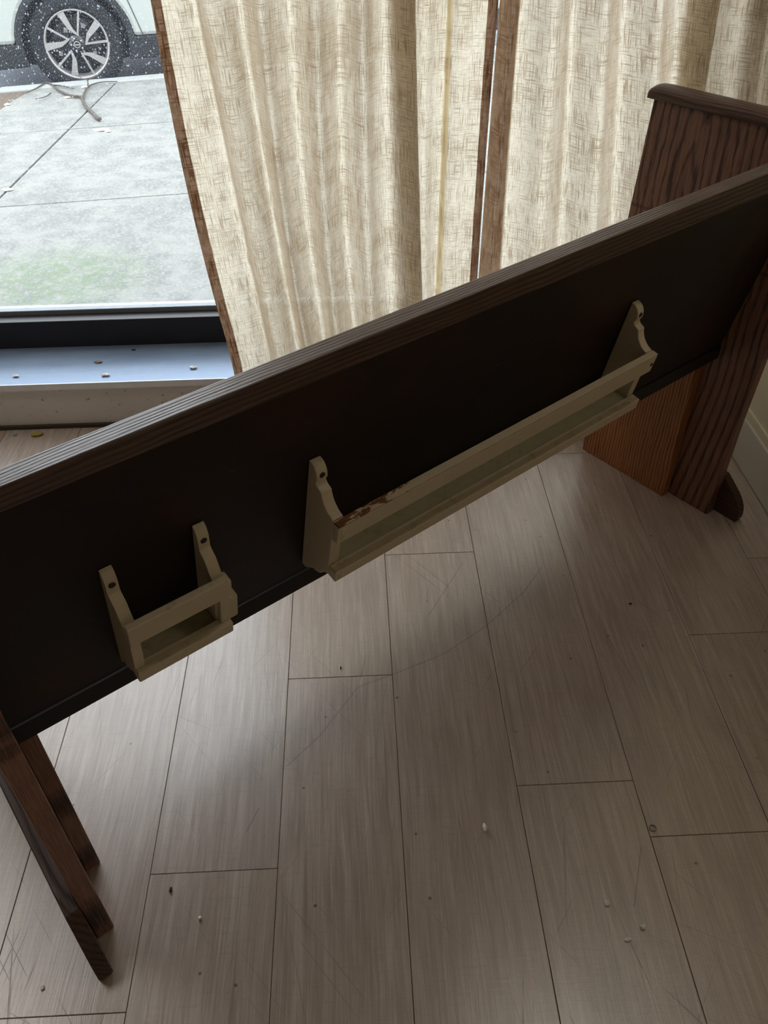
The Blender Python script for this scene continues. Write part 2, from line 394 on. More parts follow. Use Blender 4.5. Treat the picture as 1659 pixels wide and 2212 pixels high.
# window wall: riser, ledge, side pier, header
LY = (2.42, 2.0)
wf = box('wall_front', XL, XR, YF, 2.48, -0.1, 0.150, riser_m); tag(wf, kind='structure')
WL, WR_ = -2.05, 1.03
box('pier', WR_, XR, 2.36, 2.62, 0.172, ZC, wall_m, wf)
box('pier', XL, WL, 2.30, 2.62, 0.172, ZC, wall_m, wf)
box('header', XL, XR, 2.36, 2.62, 2.75, ZC, wall_m, wf)
sl = prism_x('trim_2', [(2.205, 0.150), (2.205, 0.166), (2.48, 0.170), (2.48, 0.150)], XL, XR, ledge_m, bevel=0.002); tag(sl, kind='structure')
box('ledge_edge', XL, XR, 2.2005, 2.205, 0.146, 0.1675, plain('pale_ledge_edge', srgb(225, 228, 230), 0.4, 0.5, 0.2), sl)
tag(box('trim_3', XL, XR, YF - 0.010, YF, 0.002, 0.012, plain('gap_line_dark', srgb(70, 60, 50), 0.8)), kind='structure')  # solid dark strip: shade of the gap under the riser given as colour

# window frame with a bottom rail, bead and one large pane
win = box('window_1', WL, WR_, 2.425, 2.475, 0.168, 0.262, frame_m, bevel=0.003); tag(win, kind='structure')
box('glazing_bead', WL, WR_, 2.475, 2.50, 0.20, 0.276, bead_m, win, bevel=0.002)
box('outer_sill', WL, WR_, 2.515, 2.60, 0.10, 0.235, bead_m, win, bevel=0.003)
box('top_rail', WL, WR_, 2.425, 2.50, 2.69, 2.75, frame_m, win)
box('jamb', WR_ - 0.05, WR_, 2.425, 2.50, 0.262, 2.69, frame_m, win)
box('jamb', WL, WL + 0.05, 2.425, 2.50, 0.262, 2.69, frame_m, win)
def mk_glass():
    t = NT('dusty_window_glass'); c = t.pos()
    tp = t.n('ShaderNodeBsdfTransparent'); tp.inputs[0].default_value = (0.94, 0.95, 0.95, 1)
    gl = t.n('ShaderNodeBsdfGlossy'); gl.inputs['Roughness'].default_value = 0.02
    lw = t.n('ShaderNodeFresnel'); lw.inputs[0].default_value = 1.45
    g = t.mixs(t.math('MULTIPLY', lw.outputs[0], 0.8), tp.outputs[0], gl.outputs[0])
    tr = t.n('ShaderNodeBsdfTranslucent'); tr.inputs[0].default_value = (0.34, 0.37, 0.42, 1)
    sx = t.sep(c); flat = t.comb(sx[0], t.math('MULTIPLY', sx[2], 0.8), 0.0)
    v1 = t.voro(flat, 105); v1.voronoi_dimensions = '2D'; v2 = t.voro(flat, 210); v2.voronoi_dimensions = '2D'
    d = v1.outputs['Distance']; d2 = v2.outputs['Distance']
    msk = t.smooth(t.noise(c, 60, 3), 0.47, 0.68)
    sp = t.math('MAXIMUM', t.math('MULTIPLY', t.smooth(d, 0.25, 0.12), msk), t.math('MULTIPLY', t.smooth(d2, 0.2, 0.1), 0.25))
    film = t.math('MULTIPLY_ADD', t.noise(c, 4, 3), 0.018, 0.004)
    return t.done(t.mixs(t.math('ADD', t.math('MULTIPLY', sp, 0.5), film, clamp=True), g, tr.outputs[0]))
box('pane', WL + 0.05, WR_ - 0.05, 2.498, 2.499, 0.27, 2.69, mk_glass(), win)

# ================================================================== PEW
AU = 0.93934
U = Vector((math.sin(AU), math.cos(AU), 0)); V = Vector((-math.cos(AU), math.sin(AU), 0))
pew = empty('church_pew', (0, 0, 0), math.atan2(U.y, U.x))
tag(pew, 'dark-stained oak church pew seen from behind, with cream racks on its back', 'pew')
ML, MR = 0.002, 1.758            # inner faces of the two end panels
BZ, BV = 0.475, 0.893
ev = Vector((0, -0.103, 0.49)).normalized(); nv = Vector((0, -ev.z, ev.y))  # e up the back; n out of its rear face (towards -V)
if nv.y > 0: nv = -nv
def bp(s, h, off=0.0):           # a point on the rear face of the back
    return Vector((s, BV, BZ)) + ev * h + nv * off
def rise(s): return 0.011 * s
end_poly = [(0.792, 0), (0.788, 0.30), (0.776, 0.60), (0.768, 0.983), (1.214, 0.983), (1.226, 0.70), (1.232, 0.45), (1.232, 0.0)]
foot_poly = [(1.232, 0.122), (0.83, 0.122)] + catmull([(0.795, 0.120), (0.786, 0.112), (0.766, 0.094), (0.742, 0.071), (0.725, 0.042), (0.721, 0.012), (0.726, 0.0)], 4)[1:] \
    + catmull([(1.290, 0.0), (1.295, 0.012), (1.288, 0.04), (1.266, 0.08), (1.246, 0.105), (1.234, 0.122)], 4)[:-1]
for side in (-1, 1):
    a = ML if side < 0 else MR
    e = prism_x('end_panel', end_poly, a, a + side * 0.032, oak_end, pew, bevel=0.0025)
    prism_x('support_board', [(0.919, 0), (0.919, 0.443), (1.214, 0.443), (1.214, 0.0)], a - side * 0.0005, a - side * 0.030, oak_inner if side > 0 else oak_end, pew, bevel=0.002)
    prism_x('foot', foot_poly, a + side * 0.0325, a + side * 0.058, oak_foot, pew, bevel=0.004)
    # rounded cap: bullnose section swept along the end, its tips rounded
    xc = a + side * 0.016; rings = []
    ys = [(0.750, 0.35), (0.752, 0.62), (0.757, 0.82), (0.766, 0.95), (0.780, 1.0), (1.195, 1.0), (1.209, 0.95), (1.218, 0.82), (1.223, 0.62), (1.225, 0.35)]
    for y, k in ys:
        r = []
        for q in range(13):
            an = PI * q / 12
            r.append((xc + 0.0295 * (0.9 + 0.1 * k) * math.cos(an), y, 0.9835 + 0.010 * 1 + 0.020 * k * math.sin(an) ** 0.6 if 0 < q < 12 else 0.9835 + 0.010))
        r += [(xc - 0.0275, y, 0.9842), (xc + 0.0275, y, 0.9842)]
        rings.append(r)
    loft('end_cap', rings, oak_cap, pew, smooth=True)
# back: dark plywood panel, heavy top rail
def slab(name, s0, s1, h0, h1, o0, o1, m, parent, bevel=0.0, tilt=True, origin=None):
    rings = []
    for s in (s0, s1):
        r = rise(s) if tilt else 0
        rings.append([bp(s, h0, o1), bp(s, h1 + r, o1), bp(s, h1 + r, o0), bp(s, h0, o0)])
    return loft(name, rings, m, parent, bevel=bevel)
slab('back_panel', ML + 0.0005, MR - 0.0005, 0.015, 0.456, -0.020, 0.0, ply, pew)
loft('top_rail', [[bp(s, 0.451, 0.0022), bp(s, 0.487 + rise(s), 0.0022), bp(s, 0.4805 + rise(s), -0.032), bp(s, 0.451, -0.032)] for s in (ML + 0.0005, MR - 0.0005)], oak_rail, pew, bevel=0.003)
box('seat', ML + 0.0005, MR - 0.0005, 0.900, 1.225, 0.444, 0.472, oak_seat, pew, bevel=0.003)
box('seat_rail', ML + 0.03, MR - 0.03, 1.175, 1.198, 0.37, 0.4435, oak_seat, pew)
box('back_ledger', ML + 0.0005, MR - 0.0005, 0.888, 0.8995, 0.452, 0.487, plain('dark_seat_edge', srgb(26, 17, 12), 0.5), pew)

# racks screwed to the back (parts of the pew)
def rackpoly(name, prof, s0, s1, m, parent, dh=0.0, bevel=0.0015):
    rings = [[bp(s, h + dh, o) for o, h in prof] for s in (s0, s1)]
    return loft(name, rings, m, parent, bevel=bevel)
def lin(parent, name, s0, s1, h0, h1, o0, o1, dh0, dh1, m, bevel=0.002):
    rings = []
    for s, d in ((s0, dh0), (s1, dh1)):
        rings.append([bp(s, h0 + d, o0), bp(s, h0 + d, o1), bp(s, h1 + d, o1), bp(s, h1 + d, o0)])
    return loft(name, rings, m, parent, bevel=bevel)
def screw(parent, s, h, off, r=0.0045, m=None, d=None):
    d = (d or nv).normalized(); c = bp(s, h, off); a = Vector((1, 0, 0)); b = d.cross(a).normalized()
    rings = []
    for rr, hh in ((r, -0.004), (r, 0.0006), (r * 0.75, 0.0013), (r * 0.2, 0.0015)):
        rings.append([c + a * rr * math.cos(2 * PI * i / 12) + b * rr * math.sin(2 * PI * i / 12) + d * hh for i in range(12)])
    o = loft('screw', rings, m or steel, parent, smooth=True); return o
top_curve = catmull([(0.001, 0.299), (0.012, 0.297), (0.021, 0.288), (0.024, 0.276), (0.021, 0.266)], 4) + \
    catmull([(0.026, 0.261), (0.036, 0.258), (0.039, 0.251), (0.046, 0.240), (0.058, 0.231), (0.070, 0.2275)], 4)
bot_curve = catmull([(0.070, 0.092), (0.060, 0.084), (0.052, 0.072), (0.040, 0.064), (0.031, 0.062)], 3) + [(0.028, 0.058), (0.024, 0.056), (0.018, 0.048), (0.010, 0.042), (0.001, 0.043)]
prof_long = top_curve + [(0.072, 0.205), (0.072, 0.095)] + bot_curve
tl = lambda s: 0.020 * (s - 0.515) / 0.75
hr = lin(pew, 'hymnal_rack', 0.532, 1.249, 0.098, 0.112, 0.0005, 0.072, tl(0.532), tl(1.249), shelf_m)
hr['label'] = 'long cream painted wooden book rack'
for s0, s1 in ((0.512, 0.532), (1.249, 1.267)):
    sp_ = rackpoly('side_panel', prof_long, s0, s1, rack_m, hr, tl(s0))
    sm = (s0 + s1) / 2
    screw(hr, sm, 0.281 + tl(s0), 0.0232, 0.0052, d=nv * 1.0)
lin(hr, 'front_rail', 0.512, 1.267, 0.185, 0.224, 0.0722, 0.086, tl(0.512), tl(1.267), rack_m)
lin(hr, 'worn_edge', 0.5125, 1.2665, 0.2242, 0.2280, 0.0715, 0.0855, tl(0.512), tl(1.267), chip_m, bevel=0.001)['label'] = 'chipped top edge showing bare brown wood'
lin(hr, 'lower_rail', 0.512, 1.267, 0.092, 0.116, 0.0722, 0.092, tl(0.512), tl(1.267), rack_m)
for h in (0.214, 0.196): screw(hr, 0.524, h, 0.0862, 0.006, rack_m)
screw(hr, 0.524, 0.102, 0.0922, 0.006, rack_m); screw(hr, 1.258, 0.226, 0.0862, 0.004, steel)

# short card rack with a little cup rack at its right end
ts = catmull([(0.001, 0.262), (0.008, 0.257), (0.014, 0.246), (0.016, 0.232), (0.017, 0.222)], 4) + catmull([(0.020, 0.219), (0.028, 0.213), (0.032, 0.210), (0.038, 0.200), (0.046, 0.188), (0.052, 0.180)], 3)
bs = [(0.052, 0.066), (0.046, 0.062), (0.040, 0.054), (0.028, 0.047), (0.018, 0.046), (0.014, 0.040), (0.008, 0.030), (0.001, 0.030)]
prof_short = ts + [(0.0535, 0.170), (0.0535, 0.070)] + bs
HS = 0.014
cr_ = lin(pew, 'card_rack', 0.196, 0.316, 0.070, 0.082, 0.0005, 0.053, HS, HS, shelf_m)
cr_['label'] = 'short cream painted wooden card rack'
for s0, s1 in ((0.178, 0.196), (0.316, 0.334)):
    rackpoly('side_panel', prof_short, s0, s1, rack_m, cr_, HS)
    screw(cr_, (s0 + s1) / 2, 0.238 + HS, 0.0157, 0.0052, d=nv)
lin(cr_, 'front_rail', 0.1775, 0.3345, 0.153, 0.196, 0.0537, 0.066, HS + 0.001, HS - 0.001, rack_m)
lin(cr_, 'lower_rail', 0.1775, 0.3345, 0.066, 0.090, 0.0537, 0.073, HS, HS, rack_m)
for s0, s1 in ((0.1775, 0.193), (0.319, 0.3345)):
    lin(cr_, 'stile', s0, s1, 0.0905, 0.1525, 0.0537, 0.064, HS, HS, rack_m, 0.001)
cp = lin(cr_, 'cup_holder', 0.3345, 0.3575, 0.062, 0.118, 0.018, 0.050, HS, HS, rack_m, 0.004)
cp['label'] = 'small cream block holder at the right end'
lin(cr_, 'cup_holder_side', 0.3345, 0.356, 0.104, 0.140, 0.012, 0.036, HS, HS, rack_m, 0.004)

# ================================================================== CURTAINS
CYM = 2.13
def curtain(name, cols, z_rows, seg=7, hm=None, hem_l=None, hem_r=None, band=None):
    """cols: (px at row 0, px at row 400, px at row 750, depth) -> world x at three heights on the plane y=CYM"""
    K = []
    for p0_, p1_, p2_, d in cols:
        a = ony(p0_, 0, CYM); b = ony(p1_, 400, CYM); c = ony(p2_, 750, CYM)
        K.append((a.x, b.x, c.x, d))
    za, zb, zc = ony(600, 0, CYM).z, ony(600, 400, CYM).z, ony(600, 750, CYM).z
    S = catmull(K, seg)
    def xat(k, z):
        a, b, c, d = k
        if z >= za: return a + (a - b) / (za - zb) * (z - za) * 0.45
        if z <= zc: return c + (c - b) * (zc - z) / (zb - zc) * 0.6
        t = (z - zc) / (za - zc); tb = (zb - zc) / (za - zc)
        l0 = (t - tb) * (t - 1) / (tb); l1 = t * (t - 1) / (tb * (tb - 1)); l2 = t * (t - tb) / (1 - tb)
        return c * l0 + b * l1 + a * l2
    g = [0.0]
    for i in range(1, len(S)):
        g.append(g[-1] + math.hypot(S[i][0] - S[i - 1][0], S[i][3] - S[i - 1][3]))
    def build(nm, i0, i1, off, m, parent):
        V_, F_, UVs = [], [], []
        idx = list(range(i0, i1 + 1)); n = len(idx)
        for z in z_rows:
            amp = 1.7 + 0.35 * max(0, min(1, (z - 0.2) / 1.5))
            for i in idx:
                V_.append((xat(S[i], z), CYM + S[i][3] * amp + off, z)); UVs.append((g[i], z))
        for r in range(len(z_rows) - 1):
            for j in range(n - 1):
                F_.append((r * n + j, r * n + j + 1, (r + 1) * n + j + 1, (r + 1) * n + j))
        me = bpy.data.meshes.new(nm); me.from_pydata(V_, [], F_)
        ul = me.uv_layers.new(name='uv')
        for lp in me.loops: ul.data[lp.index].uv = UVs[lp.vertex_index]
        for p in me.polygons: p.use_smooth = True
        me.materials.append(m); o = bpy.data.objects.new(nm, me); COL.objects.link(o)
        if parent: o.parent = parent
        return o
    root = empty(name, (0, 0, 0))
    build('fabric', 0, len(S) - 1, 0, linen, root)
    if hem_l: build('hem', 0, seg * hem_l, -0.003, hm or linen_hem, root)
    if hem_r: build('hem', len(S) - 1 - seg * hem_r, len(S) - 1, -0.003, linen_hem, root)
    if band: build('pale_strip', band[0] * seg, band[1] * seg, -0.003, linen_band, root)  # narrow paler strip of translucent cloth without weave, laid over the fabric
    return root
zr = [0.05 + 2.75 * i / 38 for i in range(39)]
L1 = [(326, 403, 494, 0.000), (347, 425, 513, 0.004), (380, 460, 545, 0.010), (413, 496, 573, 0.022), (432, 512, 588, -0.006),
      (455, 535, 602, -0.022), (484, 556, 622, -0.012), (512, 575, 640, 0.014), (540, 594, 656, -0.006), (567, 610, 666, -0.026),
      (592, 628, 682, -0.004), (622, 652, 700, 0.018), (652, 675, 716, 0.0), (683, 698, 732, -0.026), (706, 718, 750, -0.006), (732, 740, 768, 0.018),
      (758, 764, 786, 0.0), (782, 790, 806, -0.024), (808, 815, 830, 0.002), (835, 842, 852, 0.014), (866, 874, 884, -0.012),
      (893, 902, 913, -0.030), (872, 884, 898, -0.004), (852, 866, 880, 0.024), (880, 886, 896, 0.034), (920, 914, 918, 0.012),
      (950, 938, 934, 0.024), (973, 955, 940, 0.030), (982, 965, 950, 0.016), (1010, 985, 968, 0.010), (1036, 1010, 990, 0.014), (1058, 1030, 1008, 0.012), (1080, 1047, 1024, 0.010)]
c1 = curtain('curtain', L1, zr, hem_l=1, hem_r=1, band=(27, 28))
tag(c1, 'left linen curtain with brown hem beside the bare window pane', 'curtain')
L2 = [(1084, 1052, 1025, 0.030), (1100, 1068, 1042, -0.006), (1119, 1088, 1066, 0.004), (1132, 1102, 1078, 0.018), (1160, 1132, 1110, 0.006), (1190, 1165, 1140, -0.018),
      (1218, 1195, 1170, -0.004), (1246, 1222, 1200, 0.018), (1275, 1250, 1230, -0.004), (1300, 1278, 1256, -0.022), (1328, 1305, 1284, -0.002), (1356, 1333, 1312, 0.018),
      (1386, 1362, 1340, 0.0), (1415, 1390, 1366, -0.020), (1445, 1418, 1394, 0.0), (1475, 1446, 1420, 0.016), (1510, 1458, 1440, -0.006), (1538, 1480, 1460, -0.026),
      (1512, 1462, 1440, 0.006), (1500, 1452, 1430, 0.026), (1540, 1488, 1466, 0.022), (1575, 1525, 1500, -0.002), (1610, 1556, 1532, -0.012), (1640, 1590, 1560, -0.030),
      (1618, 1572, 1545, 0.002), (1612, 1566, 1540, 0.022), (1660, 1610, 1580, 0.0), (1700, 1640, 1600, -0.018), (1735, 1665, 1625, 0.010), (1755, 1680, 1640, -0.004)]
L2 = [(a + 5, b + 4, c + 4, d) if i < 3 else (a, b, c, d) for i, (a, b, c, d) in enumerate(L2)]
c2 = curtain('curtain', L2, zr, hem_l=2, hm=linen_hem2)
tag(c2, 'right linen curtain hanging behind the pew end in the corner', 'curtain')

# ================================================================== OUTSIDE
SZ = -0.05
def mk_conc():
    t = NT('sidewalk_concrete'); c = t.pos(); n = t.noise(c, 8, 6, 0.65); n2 = t.noise(c, 60, 4, 0.6); br = t.noise(t.map(c, (70, 3, 1), (0, 0, 0.35)), 1, 3)
    col = t.mix(t.smooth(n, 0.36, 0.64), srgb(90, 90, 88), srgb(112, 112, 107))
    col = t.mix(t.math('MULTIPLY', t.smooth(n2, 0.45, 0.65), 0.6), col, srgb(126, 126, 121))
    col = t.mix(t.math('MULTIPLY', br, 0.25), col, srgb(94, 97, 92))
    s = t.sep(c); g = onz(120, 600, SZ)
    dx = t.math('DIVIDE', t.math('SUBTRACT', s[0], g.x), 0.55); dy = t.math('DIVIDE', t.math('SUBTRACT', s[1], g.y), 0.42)
    r = t.math('SQRT', t.math('ADD', t.math('MULTIPLY', dx, dx), t.math('MULTIPLY', dy, dy)))
    moss = t.math('MULTIPLY', t.smooth(t.math('ADD', r, t.math('MULTIPLY', n2, 0.5)), 1.25, 0.5), t.smooth(t.noise(c, 22, 5, 0.7), 0.35, 0.6))
    col = t.mix(t.math('MULTIPLY', moss, 0.75), col, srgb(80, 96, 68))
    return t.done(t.bsdf(col, 0.85, 0.3, 0, t.bump(t.math('ADD', n2, br), 0.35, 0.003)))
conc = mk_conc()
curb_m = plain('curb_concrete', srgb(128, 130, 128), 0.85, 0.3, 0, 0.1, 30, 0.3)
asph = plain('asphalt', srgb(80, 86, 94), 0.85, 0.3, 0, 0.25, 60, 0.5)
gnd = box('ground', -14, 14, 2.62, 40, -0.8, -0.215, asph); tag(gnd, kind='structure')
sb = prism_z('sidewalk', [(-9, 2.62), (9, 2.62), (9, 9.75), (-9, 5.0)], -0.214, -0.062, plain('joint_grit', srgb(60, 60, 60), 0.9)); tag(sb, kind='structure')
lA = lambda x: 5.59 + 0.181 * (x + 2.205)
lB = lambda x: 4.32 + 0.1325 * (x + 1.815)
lC = lambda x: 6.746 + 0.264 * (x + 2.561) - 0.13
def xt(y, k): return -1.859 + 0.055 * (y - 4.466) + 1.75 * k
def fixpt(line, k):
    y = 5.0
    for _ in range(12): y = line(xt(y, k))
    return (xt(y, k), y)
G = 0.006
base_line = lambda x: 2.625
rows = [(base_line, lB), (lB, lA), (lA, lC)]
dirt_edge = [(-2.60, 5.95)] + [tuple(onz(a, b, SZ)[:2]) for a, b in ((0, 236.5), (20, 222), (36, 212), (54, 202), (68, 195), (90, 187))]
for ri, (lo, hi) in enumerate(rows):
    for k in range(-2, 4):
        p = [fixpt(lo, k), fixpt(lo, k + 1), fixpt(hi, k + 1), fixpt(hi, k)]
        q = [(p[0][0] + G, p[0][1] + G), (p[1][0] - G, p[1][1] + G), (p[2][0] - G, p[2][1] - G), (p[3][0] + G, p[3][1] - G)]
        if ri == 2 and k == -1:      # slab cut back by the round planting bed beside the curb
            q = [q[0], q[1], q[2]] + [(-2.10, lC(-2.10) - G), (-2.20, lC(-2.20) - G)] + [d for d in reversed(dirt_edge)] + [(-3.2, lA(-3.2) + 0.35), (q[0][0], lA(q[0][0]) + 0.25)]
        if ri == 2 and k == -2: continue
        prism_z('slab', q, -0.061, SZ + random.uniform(-0.002, 0.0), conc, sb, bevel=0.003)
prism_z('planting_soil', [(-9, 4.9), (-3.0, lA(-3.0) + 0.02), (-2.3, lA(-2.3) + 0.1), (-2.0, lC(-2.0) - 0.02), (-9, lC(-9) - 0.02)], -0.0615, -0.056,
        plain('dry_soil', srgb(84, 74, 64), 0.95, 0.1, 0, 0.35, 70, 0.9), sb)
for i in range(-3, 4):
    a, b = -2.56 + 2.4 * i, -2.56 + 2.4 * (i + 1) - 0.01
    prism_z('curb_stone', [(a, lC(a)), (b, lC(b)), (b, lC(b) + 0.14), (a, lC(a) + 0.14)], -0.30, SZ + 0.004, curb_m, sb, bevel=0.01)

# ---- parked car
th = math.atan(0.264)
wc = ony(167, 99, 7.12)
car = empty('car', (wc.x, wc.y, -0.215), th)
tag(car, 'white parked car with black wheel arch and five-spoke alloy wheel by curb', 'car')
paint = plain('white_car_paint', srgb(146, 150, 145), 0.3, 0.5, 0, 0.01, 3, 0.0, coat=0.6)
clad = plain('black_cladding', srgb(14, 16, 20), 0.65, 0.4, 0, 0.1, 60, 0.1)
rub = plain('tyre_rubber', srgb(16, 18, 21), 0.8, 0.3, 0, 0.1, 50, 0.2)
alloy = plain('machined_alloy', srgb(145, 141, 139), 0.35, 0.5, 0.35, 0.03, 20, 0.02)
black = plain('gloss_black_wheel', srgb(18, 20, 24), 0.4, 0.5, 0)
glassd = plain('dark_car_glass', srgb(24, 30, 34), 0.08, 0.6, 0)
WZ = wc.z + 0.215; WR = 0.345; WB = 2.70
def arc(cx, cz, r, a0, a1, n): return [(cx + r * math.cos(a0 + (a1 - a0) * i / n), cz + r * math.sin(a0 + (a1 - a0) * i / n)) for i in range(n + 1)]
def cut(r, zb):
    return math.asin((zb - WZ) / r)
zb = 0.385; r_ = 0.43; a_ = cut(r_, zb)
body = [(-0.90, zb), (-0.96, 0.50), (-0.97, 0.70), (-0.92, 0.88), (-0.72, 0.99), (0.30, 1.10), (0.95, 1.52), (1.45, 1.66), (2.30, 1.68), (3.05, 1.60), (3.55, 1.18), (3.66, 1.0), (3.68, 0.60), (3.60, zb)]
low = arc(WB, WZ, r_, a_, PI - a_, 20) + arc(0, WZ, r_, a_, PI - a_, 20)
bd = prism_y('body', body + low, 0.02, 1.80, paint, car, bevel=0.03)
r2 = 0.388; zc = 0.235; a2 = math.asin(max(-1, (zc - WZ) / r2))
lowc = arc(WB, WZ, r2, a2, PI - a2, 20) + arc(0, WZ, r2, a2, PI - a2, 20)
cl = [(-0.86, zc - 0.015), (-0.92, 0.30), (-0.905, zb + 0.0)] + list(reversed(arc(0, WZ, r_ + 0.004, a_, PI - a_, 20))) + list(reversed(arc(WB, WZ, r_ + 0.004, a_, PI - a_, 20))) + [(3.58, zb), (3.60, 0.30), (3.55, zc)]
prism_y('cladding', cl + lowc, 0.012, 0.12, clad, car, bevel=0.008)
box('underbody', -0.8, 3.5, 0.30, 1.75, 0.26, 0.50, clad, car)
box('wheel_well', -0.42, 0.42, 0.26, 0.30, 0.20, 0.76, black, car)
gl_pts = [(0.42, 1.12), (1.02, 1.48), (1.50, 1.60), (2.30, 1.62), (2.95, 1.55), (3.30, 1.20)]
prism_y('side_window', gl_pts, 0.014, 0.03, glassd, car)
seam = plain('panel_gap', srgb(40, 44, 46), 0.8)
gp = [ony(275, 0, 7.2), ony(310, 75, 7.28)]
def to_car(p):
    d = p - Vector((wc.x, wc.y, -0.215)); return (d.x * math.cos(th) + d.y * math.sin(th), d.z)
(g0x, g0z), (g1x, g1z) = to_car(gp[0]), to_car(gp[1])
prism_y('door_gap', [(g1x - 0.003, zb), (g1x + 0.003, zb), (g0x + 0.003, g0z), (g0x + 0.04, 1.08), (g0x + 0.034, 1.08), (g0x - 0.003, g0z)], 0.016, 0.03, seam, car)
prism_y('door_gap', [(1.50, zb), (1.507, zb), (1.507, 1.62), (1.50, 1.62)], 0.016, 0.03, seam, car)
def lathe_y(name, prof, cx, cz, m, parent, n=40, smooth=True):   # prof (radius, y)
    rings = [[(cx + r * math.cos(2 * PI * i / n), y, cz + r * math.sin(2 * PI * i / n)) for i in range(n)] for r, y in prof]
    return loft(name, rings, m, parent, smooth=smooth, caps=False)
RIM = 0.236
def wheel(cx):
    ty = lathe_y('tyre', [(RIM - 0.01, 0.06), (RIM + 0.004, 0.035), (RIM + 0.03, 0.028), (WR - 0.03, 0.028), (WR - 0.008, 0.045), (WR, 0.07), (WR, 0.20), (WR - 0.03, 0.24), (RIM, 0.24)], cx, WZ, rub, car)
    lathe_y('rim', [(RIM - 0.02, 0.20), (RIM - 0.016, 0.06), (RIM - 0.012, 0.042), (RIM - 0.004, 0.036), (RIM + 0.004, 0.040), (RIM + 0.002, 0.055)], cx, WZ, alloy, ty)
    lathe_y('wheel_disc', [(0.001, 0.125), (0.14, 0.125), (RIM - 0.02, 0.14), (RIM - 0.02, 0.2)], cx, WZ, black, ty)
    lathe_y('hub', [(0.0005, 0.040), (0.03, 0.040), (0.06, 0.046), (0.070, 0.060), (0.072, 0.12)], cx, WZ, black, ty, n=24)
    for k in range(5):
        a = math.radians(143 - 72 * k)
        P = lambda r, d: (cx + r * math.cos(a + math.radians(d)), WZ + r * math.sin(a + math.radians(d)))
        R1 = RIM - 0.008
        prism_y('spoke', [P(0.058, -4), P(0.063, 8), P(R1, 5.5), P(R1, 1.5)], 0.040, 0.055, alloy, ty)
        prism_y('spoke', [P(0.058, -2), P(0.068, -6), P(0.104, 22), P(R1, 31), P(R1, 44), P(0.110, 40)], 0.041, 0.056, alloy, ty)
        b = math.radians(107 - 72 * k); bc = (cx + 0.042 * math.cos(b), WZ + 0.042 * math.sin(b))
        lathe_y('lug_nut', [(0.0005, 0.030), (0.007, 0.032), (0.008, 0.045)], bc[0], bc[1], alloy, ty, n=8)
    for ang, rr in ((125, 0.11), (58, 0.13), (-35, 0.14), (205, 0.15)):
        q = math.radians(ang); x, z = cx + rr * math.cos(q), WZ + rr * math.sin(q)
        prism_y('brake_part', [(x - 0.016, z - 0.014), (x + 0.014, z - 0.018), (x + 0.018, z + 0.012), (x - 0.01, z + 0.018)], 0.11, 0.125, alloy, ty)
    em = [[(cx + (0.021 + 0.003 * math.cos(p)) * math.cos(2 * PI * i / 20), 0.0375 + 0.002 * math.sin(p), WZ + (0.021 + 0.003 * math.cos(p)) * math.sin(2 * PI * i / 20)) for i in range(20)] for p in [2 * PI * j / 6 for j in range(7)]]
    loft('emblem_ring', em, alloy, ty, smooth=True, caps=False)
    prism_y('emblem_bar', [(cx - 0.026, WZ - 0.0035), (cx + 0.026, WZ - 0.0035), (cx + 0.026, WZ + 0.0035), (cx - 0.026, WZ + 0.0035)], 0.034, 0.039, alloy, ty)
wheel(0.0); wheel(WB)

# ---- things lying outside
bark = plain('grey_brown_bark', srgb(70, 63, 57), 0.85, 0.2, 0, 0.3, 80, 0.5)
def tw(px, r0, r1, parent=None, name='twig', lift=None):
    pts = []
    for i, (a, b) in enumerate(px):
        z = SZ + 0.012 + (lift[i] if lift else 0.0)
        pts.append(tuple(onz(a, b, z)))
    pts = catmull(pts, 3); n = len(pts)
    return tube(name, pts, [r0 + (r1 - r0) * i / (n - 1) for i in range(n)], bark, parent)
br = tw([(216, 258), (209, 254), (200, 243), (190, 235), (181, 222), (175, 209), (160, 208), (140, 202), (122, 192), (111, 182), (98, 179), (80, 190), (56, 201)], 0.014, 0.004, None, 'fallen_branch')
tag(br, 'forked dry branch lying on the sidewalk in front of the car wheel', 'branch')
tw([(179, 214), (181, 203), (187, 192), (198, 183), (222, 177), (254, 176)], 0.009, 0.003, br)
tw([(190, 189), (190, 180), (189, 173)], 0.006, 0.004, br, lift=[0, 0.02, 0.04])
tw([(189, 173), (178, 169), (163, 162)], 0.004, 0.002, br, lift=[0.04, 0.04, 0.05])
tw([(189, 173), (203, 167), (219, 156)], 0.004, 0.002, br, lift=[0.04, 0.05, 0.06])
tw([(113, 184), (138, 186), (160, 192)], 0.006, 0.003, br)
tw([(110, 201), (98, 209), (76, 214)], 0.005, 0.002, br)
def flake(name, c, pts2, h, m, label, cat, parent=None):
    """thin curled leaf / petal: a closed lens shape"""
    n = len(pts2)
    top = [(c[0] + a, c[1] + b, c[2] + h * (0.25 + 0.25 * math.sin(i * 1.7))) for i, (a, b) in enumerate(pts2)]
    bot = [(x, y, z - h * 0.25) for x, y, z in top]
    ctr = [(c[0], c[1], c[2] + h), (c[0], c[1], c[2] + h * 0.6)]
    v = top + bot + ctr; f = []
    for i in range(n):
        j = (i + 1) % n
        f += [(i, j, 2 * n), (n + j, n + i, 2 * n + 1), (i, n + i, n + j, j)]
    o = obj(name, v, f, m, parent, smooth=True); tag(o, label, cat); return o
def blob2(rx, ry, n=10, j=0.2, ang=0.0):
    out = []
    for i in range(n):
        a = 2 * PI * i / n; r = 1 + random.uniform(-j, j); x, y = rx * r * math.cos(a), ry * r * math.sin(a)
        out.append((x * math.cos(ang) - y * math.sin(ang), x * math.sin(ang) + y * math.cos(ang)))
    return out
pale = plain('dry_pale_leaf', srgb(236, 224, 200), 0.7, 0.2, 0, 0.05, 60)
